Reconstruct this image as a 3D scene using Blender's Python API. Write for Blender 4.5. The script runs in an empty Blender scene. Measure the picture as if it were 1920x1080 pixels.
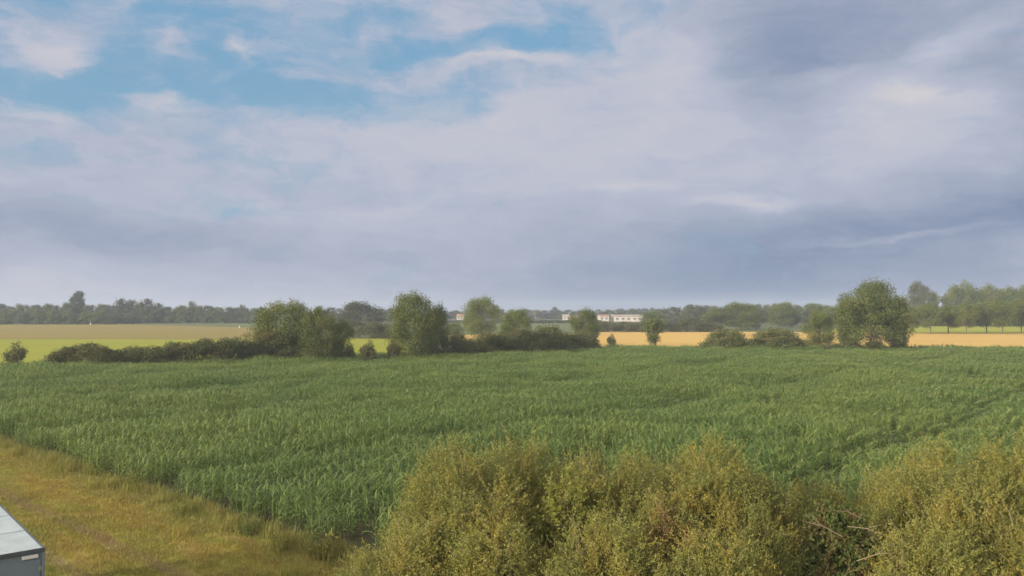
import bpy, math, random
import numpy as np
from mathutils import Vector

C = bpy.context.scene
COL = C.collection
R = math.radians
random.seed(7)
rng = np.random.default_rng(7)

# ------------------------------------------------------------------ camera
H = 8.0                      # eye height above the flat ground (m)
F = 1507.0                   # focal length in photo pixels (1920 wide)
PITCH = math.atan(41.0 / F)  # horizon sits 41 px below the middle
cam_d = bpy.data.cameras.new('camera')
cam_d.sensor_width = 36.0
cam_d.lens = F / 1920 * 36
cam_d.clip_start = 0.2
cam_d.clip_end = 9000
cam = bpy.data.objects.new('camera', cam_d)
COL.objects.link(cam)
cam.location = (0, 0, H)
cam.rotation_euler = (R(90) + PITCH, 0, 0)
C.camera = cam

def gp(px, py, z=0.0):
    """point of the plane z seen at a photo pixel"""
    x = (px - 960) / F; y = (540 - py) / F
    cy, sy = math.cos(PITCH), math.sin(PITCH)
    dy = cy - y * sy; dz = sy + y * cy
    t = (z - H) / dz
    return (x * t, dy * t)

def mpp(d):                  # metres per photo pixel at distance d
    return d / F

# ------------------------------------------------------------------ view, sky, sun
C.view_settings.view_transform = 'Standard'
C.view_settings.look = 'None'
C.view_settings.exposure = 0.0
C.view_settings.gamma = 1.0
SUN_EL = R(13)
LDIR = np.array([0.79, 0.61]); LDIR /= np.linalg.norm(LDIR)   # way the light travels over the ground
SKY_S = 0.1

def srgb(r, g, b):
    f = lambda c: (c / 12.92 if c <= 0.04045 else ((c + 0.055) / 1.055) ** 2.4)
    return (f(r / 255), f(g / 255), f(b / 255), 1.0)

class G:
    """tiny helper around a node tree"""
    def __init__(s, nt): s.nt = nt
    def n(s, t, **kw):
        nd = s.nt.nodes.new(t)
        for k, v in kw.items(): setattr(nd, k, v)
        return nd
    def put(s, sock, v):
        if isinstance(v, bpy.types.NodeSocket): s.nt.links.new(v, sock)
        else: sock.default_value = v
    def m(s, op, a, b=0.0, c=0.0, clamp=False):
        nd = s.n('ShaderNodeMath', operation=op, use_clamp=clamp)
        s.put(nd.inputs[0], a); s.put(nd.inputs[1], b); s.put(nd.inputs[2], c)
        return nd.outputs[0]
    def add(s, a, b): return s.m('ADD', a, b)
    def sub(s, a, b): return s.m('SUBTRACT', a, b)
    def mul(s, a, b): return s.m('MULTIPLY', a, b)
    def mix(s, f, a, b):
        nd = s.n('ShaderNodeMix', data_type='RGBA')
        s.put(nd.inputs[0], f); s.put(nd.inputs[6], a); s.put(nd.inputs[7], b)
        return nd.outputs[2]
    def comb(s, x, y, z=0.0):
        nd = s.n('ShaderNodeCombineXYZ')
        s.put(nd.inputs[0], x); s.put(nd.inputs[1], y); s.put(nd.inputs[2], z)
        return nd.outputs[0]
    def noise(s, vec, scale, detail=4.0, rough=0.5, dist=0.0):
        nd = s.n('ShaderNodeTexNoise')
        s.nt.links.new(vec, nd.inputs['Vector'])
        nd.inputs['Scale'].default_value = scale; nd.inputs['Detail'].default_value = detail
        nd.inputs['Roughness'].default_value = rough; nd.inputs['Distortion'].default_value = dist
        return nd.outputs[0]
    def ramp(s, f, lo, hi, a=0.0, b=1.0, smooth=True):
        nd = s.n('ShaderNodeMapRange', interpolation_type='SMOOTHSTEP' if smooth else 'LINEAR')
        s.put(nd.inputs[0], f)
        nd.inputs[1].default_value = lo; nd.inputs[2].default_value = hi
        nd.inputs[3].default_value = a; nd.inputs[4].default_value = b
        return nd.outputs[0]

W = bpy.data.worlds.new('World'); C.world = W
W.use_nodes = True
nt = W.node_tree; nt.nodes.clear(); g = G(nt)
out = g.n('ShaderNodeOutputWorld'); bg = g.n('ShaderNodeBackground')
nt.links.new(bg.outputs[0], out.inputs[0]); bg.inputs[1].default_value = SKY_S
sky = g.n('ShaderNodeTexSky', sky_type='NISHITA')
sky.sun_disc = False; sky.sun_elevation = SUN_EL
sky.sun_rotation = math.atan2(-LDIR[0], -LDIR[1])
sky.air_density = 1.0; sky.dust_density = 1.0; sky.ozone_density = 1.5
tc = g.n('ShaderNodeTexCoord'); sep = g.n('ShaderNodeSeparateXYZ')
nt.links.new(tc.outputs['Generated'], sep.inputs[0])
dx, dy, dz = sep.outputs
U = g.m('ARCTAN2', dx, dy)
V = g.m('ARCSINE', dz)
# cloud noises; streaks stretch sideways towards the horizon
wv = g.comb(g.mul(U, 2.2), g.mul(V, 5.0), 0.3)
warp1 = g.sub(g.noise(wv, 2.4, 6.0, 0.6), 0.5)
warp2 = g.sub(g.noise(g.comb(g.mul(U, 2.2), g.mul(V, 5.0), 7.1), 2.4, 6.0, 0.6), 0.5)
Uw = g.add(U, g.mul(warp1, 0.20)); Vw = g.add(V, g.mul(warp2, 0.085))
puff = g.noise(g.comb(g.mul(Uw, 6.0), g.mul(Vw, 11.0), 2.7), 1.7, 9.0, 0.58)
fine = g.noise(g.comb(g.mul(Uw, 9.0), g.mul(Vw, 24.0), 5.5), 2.6, 9.0, 0.62)
strk = g.noise(g.comb(g.mul(Uw, 2.6), g.mul(Vw, 19.0), 1.2), 1.6, 7.0, 0.55)

def blob(px, py, wx, wy, tilt=0.0, hard=1.0, wrp=True):
    """soft ellipse of sky centred on a direction; tilt in degrees"""
    u0 = math.atan((px - 960) / F); v0 = math.atan((581 - py) / F * math.cos(u0))
    k = math.cos(u0)
    a = g.sub(Uw if wrp else U, u0); b = g.sub(Vw if wrp else V, v0)
    ct, st = math.cos(R(tilt)), math.sin(R(tilt))
    p = g.add(g.mul(a, ct), g.mul(b, st)); q = g.sub(g.mul(b, ct), g.mul(a, st))
    p = g.mul(p, F / (wx * k * k)); q = g.mul(q, F / (wy * k))
    r2 = g.add(g.mul(p, p), g.mul(q, q))
    if hard != 1.0: r2 = g.m('POWER', r2, hard)
    return g.m('EXPONENT', g.mul(r2, -1.0))

def total(items):
    acc = None
    for w, s in items:
        t = g.mul(s, w); acc = t if acc is None else g.add(acc, t)
    return acc

# how clear the sky is (blue holes)
clear = total([
    (1.0, blob(400, 70, 600, 115, 0, 1.3)), (0.90, blob(120, 175, 330, 55, 0, 1.2)),
    (0.80, blob(600, 190, 200, 42, -8)), (0.85, blob(980, 60, 230, 75, 0)),
    (0.42, blob(500, 300, 150, 45)), (0.55, blob(420, 385, 130, 28, -6)),
    (0.35, blob(830, 190, 80, 28)), (0.40, blob(40, 290, 110, 22)),
    (-0.85, blob(95, 95, 80, 55, 0, 1.4)), (-0.45, blob(325, 82, 45, 24)), (-0.55, blob(465, 92, 42, 20)),
    (-0.35, blob(560, 140, 110, 24, 6)), (-0.30, blob(700, 70, 190, 24, 10)), (-0.36, blob(900, 45, 130, 22, 15)), (-0.34, blob(620, 142, 180, 18, 2)), (-0.30, blob(860, 20, 60, 40, 40)), (-0.28, blob(60, 25, 160, 26)),
    (-0.60, blob(320, 200, 75, 26)), (-0.30, blob(270, 135, 25, 12)), (-0.25, blob(150, 20, 90, 22)),
    (-0.75, blob(960, 118, 190, 18, 4)),
])
cv = g.add(clear, g.mul(g.sub(puff, 0.5), -1.5))
cover = g.ramp(g.add(cv, g.mul(g.sub(fine, 0.5), -0.95)), 0.05, 1.10, 1.0, 0.10)
# grey of the cloud: 0 slate, 1 pale
shade = total([
    (1.0, g.ramp(strk, 0.0, 1.0, 0.50, 0.82, False)),
    (-0.50, blob(1580, 40, 300, 110, -8, 1.3)), (-0.35, blob(1480, 170, 120, 110)),
    (-0.40, blob(1900, 120, 90, 140)),
    (-0.50, blob(1850, 385, 420, 62, 4)), (-0.52, blob(1500, 475, 520, 85, 2)),
    (-0.50, blob(1380, 560, 620, 60)), (-0.38, blob(230, 440, 300, 38, -7)),
    (-0.18, blob(-100, 400, 220, 50)), (-0.14, blob(700, 470, 500, 40, -2)),
    (0.34, blob(1690, 210, 190, 75, 10)), (0.20, blob(1300, 120, 170, 110)),
    (0.22, blob(1000, 260, 420, 90)), (0.42, blob(1740, 165, 60, 18, -8)),
    (0.62, blob(1835, 62, 90, 32, 14)), (0.35, blob(1580, 130, 70, 22, 5)),
    (0.55, blob(1400, 378, 95, 13, 4)), (0.22, blob(1180, 357, 90, 12)),
    (0.35, blob(1680, 440, 190, 10, 6)), (0.20, blob(90, 540, 260, 40)),
    (0.35, blob(960, 110, 130, 14, 4)), (0.40, blob(100, 85, 70, 30)), (0.35, blob(330, 195, 60, 18)),
    (0.30, blob(70, 220, 90, 20)), (0.30, blob(465, 90, 35, 14)), (0.18, blob(790, 380, 110, 16, 5)),
])
sh = g.add(shade, g.add(g.mul(g.sub(fine, 0.5), 0.42), g.mul(g.sub(puff, 0.5), 0.34)))
def em(r, gg, b, k=1.0):
    c = srgb(r, gg, b); return (c[0] / SKY_S * k, c[1] / SKY_S * k, c[2] / SKY_S * k, 1)
ccol = g.mix(g.ramp(sh, -0.1, 0.75, smooth=False), em(130, 146, 174), em(185, 190, 207))
ccol = g.mix(g.ramp(sh, 0.72, 1.45, smooth=False), ccol, em(214, 210, 210))
skyc = g.n('ShaderNodeVectorMath', operation='MULTIPLY')
nt.links.new(sky.outputs[0], skyc.inputs[0]); skyc.inputs[1].default_value = (1.0, 1.0, 1.0)
blue = g.mix(g.ramp(V, 0.0, 0.40), em(140, 182, 206), em(114, 170, 208))
blue = g.mix(0.82, skyc.outputs[0], blue)
col = g.mix(cover, blue, ccol)
# the sky towards the low sun (behind the camera) is brighter
dots = g.add(g.mul(dx, float(-LDIR[0] * math.cos(SUN_EL))), g.add(g.mul(dy, float(-LDIR[1] * math.cos(SUN_EL))), g.mul(dz, math.sin(SUN_EL))))
glow = g.ramp(dots, 0.05, 1.0, 0.0, 1.0)
col = g.mix(g.mul(glow, 0.75), col, (36.0, 31.0, 25.0, 1))
nt.links.new(col, bg.inputs[0])

sl = bpy.data.lights.new('sun', 'SUN'); sl.energy = 4.8; sl.angle = R(0.6); sl.color = (1.0, 0.85, 0.64)
so = bpy.data.objects.new('sun', sl); COL.objects.link(so)
so.location = (-200, -200, 120)
ld = Vector((LDIR[0] * math.cos(SUN_EL), LDIR[1] * math.cos(SUN_EL), -math.sin(SUN_EL)))
so.rotation_euler = ld.to_track_quat('-Z', 'Y').to_euler()

# ------------------------------------------------------------------ tags and meshes
def tag(o, label=None, cat=None, group=None, kind=None):
    if label: o['label'] = label
    if cat: o['category'] = cat
    if group: o['group'] = group
    if kind: o['kind'] = kind
    return o

def link(o, parent=None):
    COL.objects.link(o)
    if parent is not None: o.parent = parent
    return o

def raw_mesh(name, V, Fq, mat, tint=None, smooth=False, tris=None):
    """numpy quads (and tris) to a mesh datablock"""
    me = bpy.data.meshes.new(name)
    V = np.asarray(V, np.float32); Fq = np.asarray(Fq, np.int32).reshape(-1, 4)
    nq = len(Fq); T = np.zeros((0, 3), np.int32) if tris is None else np.asarray(tris, np.int32).reshape(-1, 3)
    me.vertices.add(len(V)); me.vertices.foreach_set('co', V.ravel())
    loops = np.concatenate([Fq.ravel(), T.ravel()]).astype(np.int32)
    me.loops.add(len(loops)); me.loops.foreach_set('vertex_index', loops)
    me.polygons.add(nq + len(T))
    st = np.concatenate([np.arange(nq) * 4, nq * 4 + np.arange(len(T)) * 3]).astype(np.int32)
    me.polygons.foreach_set('loop_start', st)
    me.update(calc_edges=True)
    if tint is not None:
        a = me.attributes.new('tint', 'FLOAT', 'POINT'); a.data.foreach_set('value', np.asarray(tint, np.float32))
    me.polygons.foreach_set('use_smooth', np.full(nq + len(T), smooth))
    for m in (mat if isinstance(mat, (list, tuple)) else [mat]): me.materials.append(m)
    me.validate()
    return me

def tubes(paths, sides=6):
    """paths: list of (points Nx3, radii N) -> V, F"""
    Vs, Fs, off = [], [], 0
    for P, rad in paths:
        P = np.asarray(P, float); n = len(P)
        T = np.gradient(P, axis=0); T /= np.linalg.norm(T, axis=1)[:, None] + 1e-9
        ref = np.array([0.31, 0.87, 0.12]); A = np.cross(T, ref); A /= np.linalg.norm(A, axis=1)[:, None] + 1e-9
        B = np.cross(T, A)
        an = np.arange(sides) / sides * 2 * math.pi
        ring = P[:, None] + np.asarray(rad)[:, None, None] * (np.cos(an)[None, :, None] * A[:, None] + np.sin(an)[None, :, None] * B[:, None])
        Vs.append(ring.reshape(-1, 3))
        i = np.arange(n - 1)[:, None] * sides; j = np.arange(sides)[None]; k = (j + 1) % sides
        Fs.append(np.stack([i + j, i + k, i + sides + k, i + sides + j], -1).reshape(-1, 4) + off)
        off += n * sides
    return np.concatenate(Vs), np.concatenate(Fs)

def leaf_quads(P, D, Nn, L, Wd):
    """diamond-ish leaves: base P, direction D, side from Nn, length L, width Wd"""
    S = np.cross(D, Nn); S /= np.linalg.norm(S, axis=1)[:, None] + 1e-9
    L = L[:, None]; Wd = Wd[:, None]
    a = P; b = P + D * L * 0.45 + S * Wd * 0.5; c = P + D * L; d = P + D * L * 0.45 - S * Wd * 0.5
    V = np.stack([a, b, c, d], 1).reshape(-1, 3)
    return V, np.arange(len(P) * 4).reshape(-1, 4)

def unit(v): return v / (np.linalg.norm(v, axis=1)[:, None] + 1e-9)
def rdir(n): return unit(rng.normal(size=(n, 3)))

def box_into(bm_list, x0, x1, y0, y1, z0, z1):
    V = [(x0, y0, z0), (x1, y0, z0), (x1, y1, z0), (x0, y1, z0), (x0, y0, z1), (x1, y0, z1), (x1, y1, z1), (x0, y1, z1)]
    Fc = [(0, 3, 2, 1), (4, 5, 6, 7), (0, 1, 5, 4), (1, 2, 6, 5), (2, 3, 7, 6), (3, 0, 4, 7)]
    off = sum(len(v) for v, f in bm_list)
    bm_list.append((np.array(V, float), np.array(Fc) + off))

def boxes(name, bs, mat, parent=None, bevel=0.0, tris=None, extraV=None):
    L = []
    for b in bs: box_into(L, *b)
    V = np.concatenate([v for v, f in L]); Fc = np.concatenate([f for v, f in L])
    o = bpy.data.objects.new(name, raw_mesh(name, V, Fc, mat)); link(o, parent)
    if bevel:
        md = o.modifiers.new('bevel', 'BEVEL'); md.width = bevel; md.segments = 2
    return o

def empty(name, loc, rz=0.0, scale=(1, 1, 1)):
    o = bpy.data.objects.new(name, None); o.location = loc; o.rotation_euler = (0, 0, rz); o.scale = scale
    o.empty_display_size = 0.5
    return link(o)

# ------------------------------------------------------------------ materials
def mat_new(name):
    m = bpy.data.materials.new(name); m.use_nodes = True
    m.node_tree.nodes.clear()
    g = G(m.node_tree); o = g.n('ShaderNodeOutputMaterial')
    return m, g, o

def foliage_mat(name, c1, c2, c3=None, trans=0.25, rough=0.6, spec=0.25, patch=0.5, transcol=None):
    """leaf colour varies leaf by leaf, shoot by shoot (tint) and in soft patches"""
    m, g, o = mat_new(name)
    geo = g.n('ShaderNodeNewGeometry'); oi = g.n('ShaderNodeObjectInfo'); at = g.n('ShaderNodeAttribute', attribute_name='tint')
    f = g.add(g.mul(geo.outputs['Random Per Island'], 0.32), g.add(g.mul(at.outputs['Fac'], 0.30), g.mul(oi.outputs['Random'], 0.38)))
    col = g.mix(f, (*c1, 1), (*c2, 1))
    nz = g.ramp(g.noise(geo.outputs['Position'], patch, 3.0), 0.42, 0.66)
    if c3: col = g.mix(g.m('MULTIPLY', nz, g.ramp(at.outputs['Fac'], 0.0, 1.0, 0.35, 1.0), clamp=True), col, (*c3, 1))
    p = g.n('ShaderNodeBsdfPrincipled'); g.put(p.inputs['Base Color'], col)
    p.inputs['Roughness'].default_value = rough; p.inputs['Specular IOR Level'].default_value = spec
    t = g.n('ShaderNodeBsdfTranslucent'); g.put(t.inputs[0], g.mix(0.5, col, transcol or (c2[0] * 1.3, c2[1] * 1.3, c2[2] * 0.8, 1)))
    mx = g.n('ShaderNodeMixShader'); mx.inputs[0].default_value = trans
    g.nt.links.new(p.outputs[0], mx.inputs[1]); g.nt.links.new(t.outputs[0], mx.inputs[2]); g.nt.links.new(mx.outputs[0], o.inputs[0])
    return m

def simple_mat(name, c1, c2=None, scale=3.0, rough=0.8, bump=0.0, metallic=0.0, spec=0.3):
    m, g, o = mat_new(name)
    geo = g.n('ShaderNodeNewGeometry')
    p = g.n('ShaderNodeBsdfPrincipled')
    if c2:
        nz = g.noise(geo.outputs['Position'], scale, 6.0, 0.6)
        g.put(p.inputs['Base Color'], g.mix(g.ramp(nz, 0.3, 0.7), (*c1, 1), (*c2, 1)))
    else: p.inputs['Base Color'].default_value = (*c1, 1)
    p.inputs['Roughness'].default_value = rough; p.inputs['Metallic'].default_value = metallic
    p.inputs['Specular IOR Level'].default_value = spec
    if bump:
        b = g.n('ShaderNodeBump'); b.inputs['Strength'].default_value = bump
        g.put(b.inputs['Height'], g.noise(geo.outputs['Position'], scale * 6, 4.0)); g.nt.links.new(b.outputs[0], p.inputs['Normal'])
    g.nt.links.new(p.outputs[0], o.inputs[0])
    return m

M = {}
M['bark'] = simple_mat('bark', (0.10, 0.085, 0.06), (0.17, 0.14, 0.10), 2.0, 0.9)
M['palebark'] = simple_mat('pale_bark', (0.20, 0.165, 0.11), (0.30, 0.24, 0.16), 3.0, 0.85)
M['wood'] = foliage_mat('wood_leaves', (0.082, 0.112, 0.026), (0.140, 0.172, 0.036), (0.165, 0.175, 0.038), patch=0.15)
M['tree'] = foliage_mat('tree_leaves', (0.082, 0.112, 0.036), (0.140, 0.170, 0.050), (0.160, 0.172, 0.050), patch=0.25)
M['treelight'] = foliage_mat('tree_leaves_light', (0.090, 0.122, 0.036), (0.145, 0.178, 0.050), (0.165, 0.185, 0.050), patch=0.3)
M['treegrey'] = foliage_mat('tree_leaves_grey', (0.078, 0.090, 0.060), (0.115, 0.130, 0.080), (0.125, 0.135, 0.080), patch=0.2)
M['hedge'] = foliage_mat('hedge_leaves', (0.080, 0.100, 0.040), (0.130, 0.148, 0.052), (0.165, 0.152, 0.052), patch=0.35)
M['mound'] = foliage_mat('mound_leaves', (0.088, 0.112, 0.042), (0.138, 0.160, 0.055), (0.150, 0.155, 0.055), patch=0.35)
M['hedgelight'] = foliage_mat('hedge_leaves_light', (0.080, 0.092, 0.040), (0.130, 0.140, 0.055), (0.145, 0.140, 0.06), patch=0.35)
M['willow'] = foliage_mat('willow_leaves', (0.140, 0.165, 0.050), (0.290, 0.300, 0.082), (0.34, 0.280, 0.066), trans=0.30, rough=0.5, patch=1.1)
M['willowred'] = foliage_mat('willow_leaves_reddish', (0.19, 0.105, 0.045), (0.30, 0.18, 0.075), (0.26, 0.23, 0.09), trans=0.25, patch=1.5)
M['elder'] = foliage_mat('elder_leaves', (0.070, 0.110, 0.030), (0.150, 0.190, 0.055), (0.17, 0.10, 0.05), trans=0.3, patch=1.3)
M['bright'] = foliage_mat('bright_leaves', (0.18, 0.21, 0.045), (0.29, 0.31, 0.065), None, trans=0.35)
M['maize'] = foliage_mat('maize_leaves', (0.115, 0.185, 0.050), (0.200, 0.280, 0.080), (0.255, 0.305, 0.075), trans=0.30, rough=0.5, spec=0.35, patch=0.06)
M['tassel'] = foliage_mat('maize_tassel', (0.26, 0.24, 0.12), (0.38, 0.34, 0.17), None, trans=0.2)

# ------------------------------------------------------------------ ground and fields
def sheet(name, pts, z, mat, label=None, cat=None, sub=0):
    me = bpy.data.meshes.new(name)
    me.from_pydata([(x, y, z) for x, y in pts], [], [list(range(len(pts)))])
    me.materials.append(mat); o = bpy.data.objects.new(name, me); link(o)
    tag(o, kind='structure'); return o

def field_mat(name, c1, c2, c3, s1=0.05, s2=0.6, rowdir=None, rowgap=0.0, rough=0.9, rowamt=0.35):
    m, g, o = mat_new(name)
    geo = g.n('ShaderNodeNewGeometry'); pos = geo.outputs['Position']
    sp = g.n('ShaderNodeSeparateXYZ'); g.nt.links.new(pos, sp.inputs[0])
    a = g.ramp(g.noise(pos, s1, 5.0, 0.6), 0.35, 0.65)
    b = g.ramp(g.noise(pos, s2, 6.0, 0.65), 0.35, 0.68)
    col = g.mix(b, g.mix(a, (*c1, 1), (*c2, 1)), (*c3, 1))
    if rowdir:
        nx, ny = -math.sin(R(rowdir)), math.cos(R(rowdir))
        q = g.add(g.mul(sp.outputs[0], nx), g.mul(sp.outputs[1], ny))
        w = g.m('SINE', g.add(g.mul(q, 2 * math.pi / rowgap), g.mul(g.noise(pos, 0.08), 6.0)))
        col = g.mix(g.ramp(w, 0.2, 1.0, 0.0, rowamt), col, (c1[0] * 0.6, c1[1] * 0.6, c1[2] * 0.6, 1))
    p = g.n('ShaderNodeBsdfPrincipled'); g.put(p.inputs['Base Color'], col)
    p.inputs['Roughness'].default_value = rough; p.inputs['Specular IOR Level'].default_value = 0.15
    bp = g.n('ShaderNodeBump'); bp.inputs['Strength'].default_value = 0.5; bp.inputs['Distance'].default_value = 0.15
    g.put(bp.inputs['Height'], g.noise(pos, 2.0, 5.0, 0.7)); g.nt.links.new(bp.outputs[0], p.inputs['Normal'])
    g.nt.links.new(p.outputs[0], o.inputs[0])
    return m

# maize field outline: left edge (headland) and far edge
EA = np.array(gp(40, 838)); EB = np.array(gp(600, 1022))         # two points on the left edge
ED = (EA - EB) / np.linalg.norm(EA - EB)                          # along the edge, going away
EN = np.array([-ED[1], ED[0]]); EN = EN if EN[0] < 0 else -EN     # points out of the field (to the left)
CH = 1.30                                                        # height of the maize
FARL = np.array(gp(0, 681, CH)); FARM = np.array(gp(1150, 647, CH)); FARR = np.array(gp(1960, 648, CH))
NEARC = EB - ED * 4.0
VERGE_T = 0.0

def verge_color(g, pos):
    """dry mown grass beside the maize: straw patches, green patches, faint wheel tracks"""
    sp = g.n('ShaderNodeSeparateXYZ'); g.nt.links.new(pos, sp.inputs[0])
    q = g.add(g.mul(g.sub(sp.outputs[0], float(EA[0])), float(EN[0])), g.mul(g.sub(sp.outputs[1], float(EA[1])), float(EN[1])))
    al = g.add(g.mul(sp.outputs[0], float(ED[0])), g.mul(sp.outputs[1], float(ED[1])))
    st = g.comb(g.mul(q, 1.0), g.mul(al, 0.35), 0.0)
    a = g.ramp(g.noise(st, 0.55, 6.0, 0.65), 0.36, 0.64)
    b = g.ramp(g.noise(st, 1.6, 6.0, 0.7), 0.40, 0.66)
    near = g.ramp(q, 5.0, 9.0)                    # greener, shorter grass away from the field
    straw = g.mix(b, (0.33, 0.27, 0.055, 1), (0.275, 0.195, 0.060, 1))
    green = g.mix(b, (0.17, 0.205, 0.042, 1), (0.24, 0.235, 0.052, 1))
    col = g.mix(g.m('ADD', g.mul(a, 0.70), g.mul(near, 0.60), clamp=True), straw, green)
    for c in (4.6, 6.6):                          # worn wheel tracks
        w = g.m('ABSOLUTE', g.sub(q, g.add(c - 0.4, g.mul(g.noise(st, 0.25), 0.8))))
        col = g.mix(g.mul(g.ramp(w, 0.1, 0.45, 0.75, 0.0), g.add(g.mul(b, .5), .5)), col, (0.24, 0.17, 0.10, 1))
    edge = g.ramp(q, 0.2, 2.6, 1.0, 0.0)
    col = g.mix(g.mul(edge, 0.75), col, g.mix(b, (0.16, 0.20, 0.055, 1), (0.22, 0.20, 0.07, 1)))
    return col

m, g, o = mat_new('verge_ground')
geo = g.n('ShaderNodeNewGeometry'); p = g.n('ShaderNodeBsdfPrincipled')
g.put(p.inputs['Base Color'], verge_color(g, geo.outputs['Position'])); p.inputs['Roughness'].default_value = 0.95
p.inputs['Specular IOR Level'].default_value = 0.1
bp = g.n('ShaderNodeBump'); bp.inputs['Strength'].default_value = 0.6; bp.inputs['Distance'].default_value = 0.06
g.put(bp.inputs['Height'], g.noise(geo.outputs['Position'], 9.0, 5.0, 0.7)); g.nt.links.new(bp.outputs[0], p.inputs['Normal'])
g.nt.links.new(p.outputs[0], o.inputs[0]); M['verge'] = m

m, g, o = mat_new('grass_blades')
geo = g.n('ShaderNodeNewGeometry'); p = g.n('ShaderNodeBsdfPrincipled'); t = g.n('ShaderNodeBsdfTranslucent')
cc = verge_color(g, geo.outputs['Position'])
cc = g.mix(g.mul(geo.outputs['Random Per Island'], 0.35), cc, (0.50, 0.44, 0.16, 1))
g.put(p.inputs['Base Color'], cc); g.put(t.inputs[0], cc); p.inputs['Roughness'].default_value = 0.7
p.inputs['Specular IOR Level'].default_value = 0.2
mx = g.n('ShaderNodeMixShader'); mx.inputs[0].default_value = 0.25
g.nt.links.new(p.outputs[0], mx.inputs[1]); g.nt.links.new(t.outputs[0], mx.inputs[2]); g.nt.links.new(mx.outputs[0], o.inputs[0])
M['blades'] = m

M['ground'] = field_mat('far_ground', (0.085, 0.095, 0.045), (0.13, 0.13, 0.06), (0.10, 0.105, 0.05), 0.01, 0.2)
M['soil'] = field_mat('field_soil', (0.075, 0.062, 0.038), (0.10, 0.08, 0.05), (0.06, 0.07, 0.03))
M['brightfield'] = field_mat('bright_grass', (0.27, 0.29, 0.026), (0.31, 0.32, 0.032), (0.25, 0.27, 0.030), 0.04, 0.5)
M['brownfield'] = field_mat('brown_crop', (0.27, 0.195, 0.052), (0.20, 0.20, 0.048), (0.28, 0.22, 0.065), 0.03, 0.35)
M['greenfield'] = field_mat('green_crop', (0.135, 0.165, 0.065), (0.155, 0.18, 0.07), (0.12, 0.145, 0.06), 0.02, 0.3)
M['stubble'] = field_mat('golden_stubble', (0.58, 0.385, 0.105), (0.52, 0.35, 0.10), (0.62, 0.43, 0.135), 0.03, 0.5, rowdir=4, rowgap=9.0, rowamt=0.18)
M['yellowgrass'] = field_mat('yellow_grass', (0.32, 0.34, 0.035), (0.36, 0.36, 0.045), (0.27, 0.31, 0.035), 0.05, 0.5)

sheet('ground', [(-2200, -200), (2200, -200), (2200, 2200), (-2200, 2200)], 0.0, M['ground'])
sheet('grass_verge', [(-90, -30), (70, -30), (70, 40), tuple(NEARC), tuple(EA + ED * 120), (-150, 120)], 0.012, M['verge'])
field_poly = [tuple(NEARC), tuple(EB), tuple(EA), tuple(EA + ED * 95), tuple(FARL + (FARL - FARM) * 0.25), tuple(FARL), tuple(FARM), tuple(FARR), (170, 184), (150, 60), (60, 22), (4, 21)]
# drop far-left point of the edge that would cross the far side
field_poly = [tuple(NEARC), tuple(EA), tuple(EA + ED * 44), tuple(FARL + np.array([-16, -9])), tuple(FARL), tuple(FARM), tuple(FARR), (170, 150), (160, 60), (75, 24), (6, 24)]
sheet('field_soil', field_poly, 0.018, M['soil'])
def quadpx(pts): return [gp(x, y) for x, y in pts]
sheet('meadow', quadpx([(-500, 700), (-500, 636), (460, 636), (760, 633), (780, 672), (480, 682)]), 0.008, M['brightfield'])
sheet('brown_field', quadpx([(-500, 635.5), (-500, 608.5), (250, 608.5), (470, 614), (560, 615), (560, 634), (460, 635.5)]), 0.010, M['brownfield'])
sheet('green_field', quadpx([(190, 608.2), (240, 602.5), (620, 600.5), (640, 615), (480, 613.5), (260, 608.2)]), 0.014, M['greenfield'])
sheet('pale_field', quadpx([(820, 630), (830, 606), (1110, 606), (1110, 623)]), 0.010, M['greenfield'])
sheet('stubble_field', quadpx([(840, 640), (840, 628), (1060, 627), (1120, 620.5), (1500, 623), (1700, 624.5), (2500, 626), (2500, 660), (1500, 652), (1100, 650)]), 0.012, M['stubble'])
sheet('yellow_grass_field', quadpx([(1560, 624.2), (1560, 609), (2500, 610), (2500, 625.5), (1700, 624.2)]), 0.014, M['yellowgrass'])
sheet('far_green_field', quadpx([(1300, 622), (1300, 612), (1600, 612), (1600, 623)]), 0.008, M['greenfield'])

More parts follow.
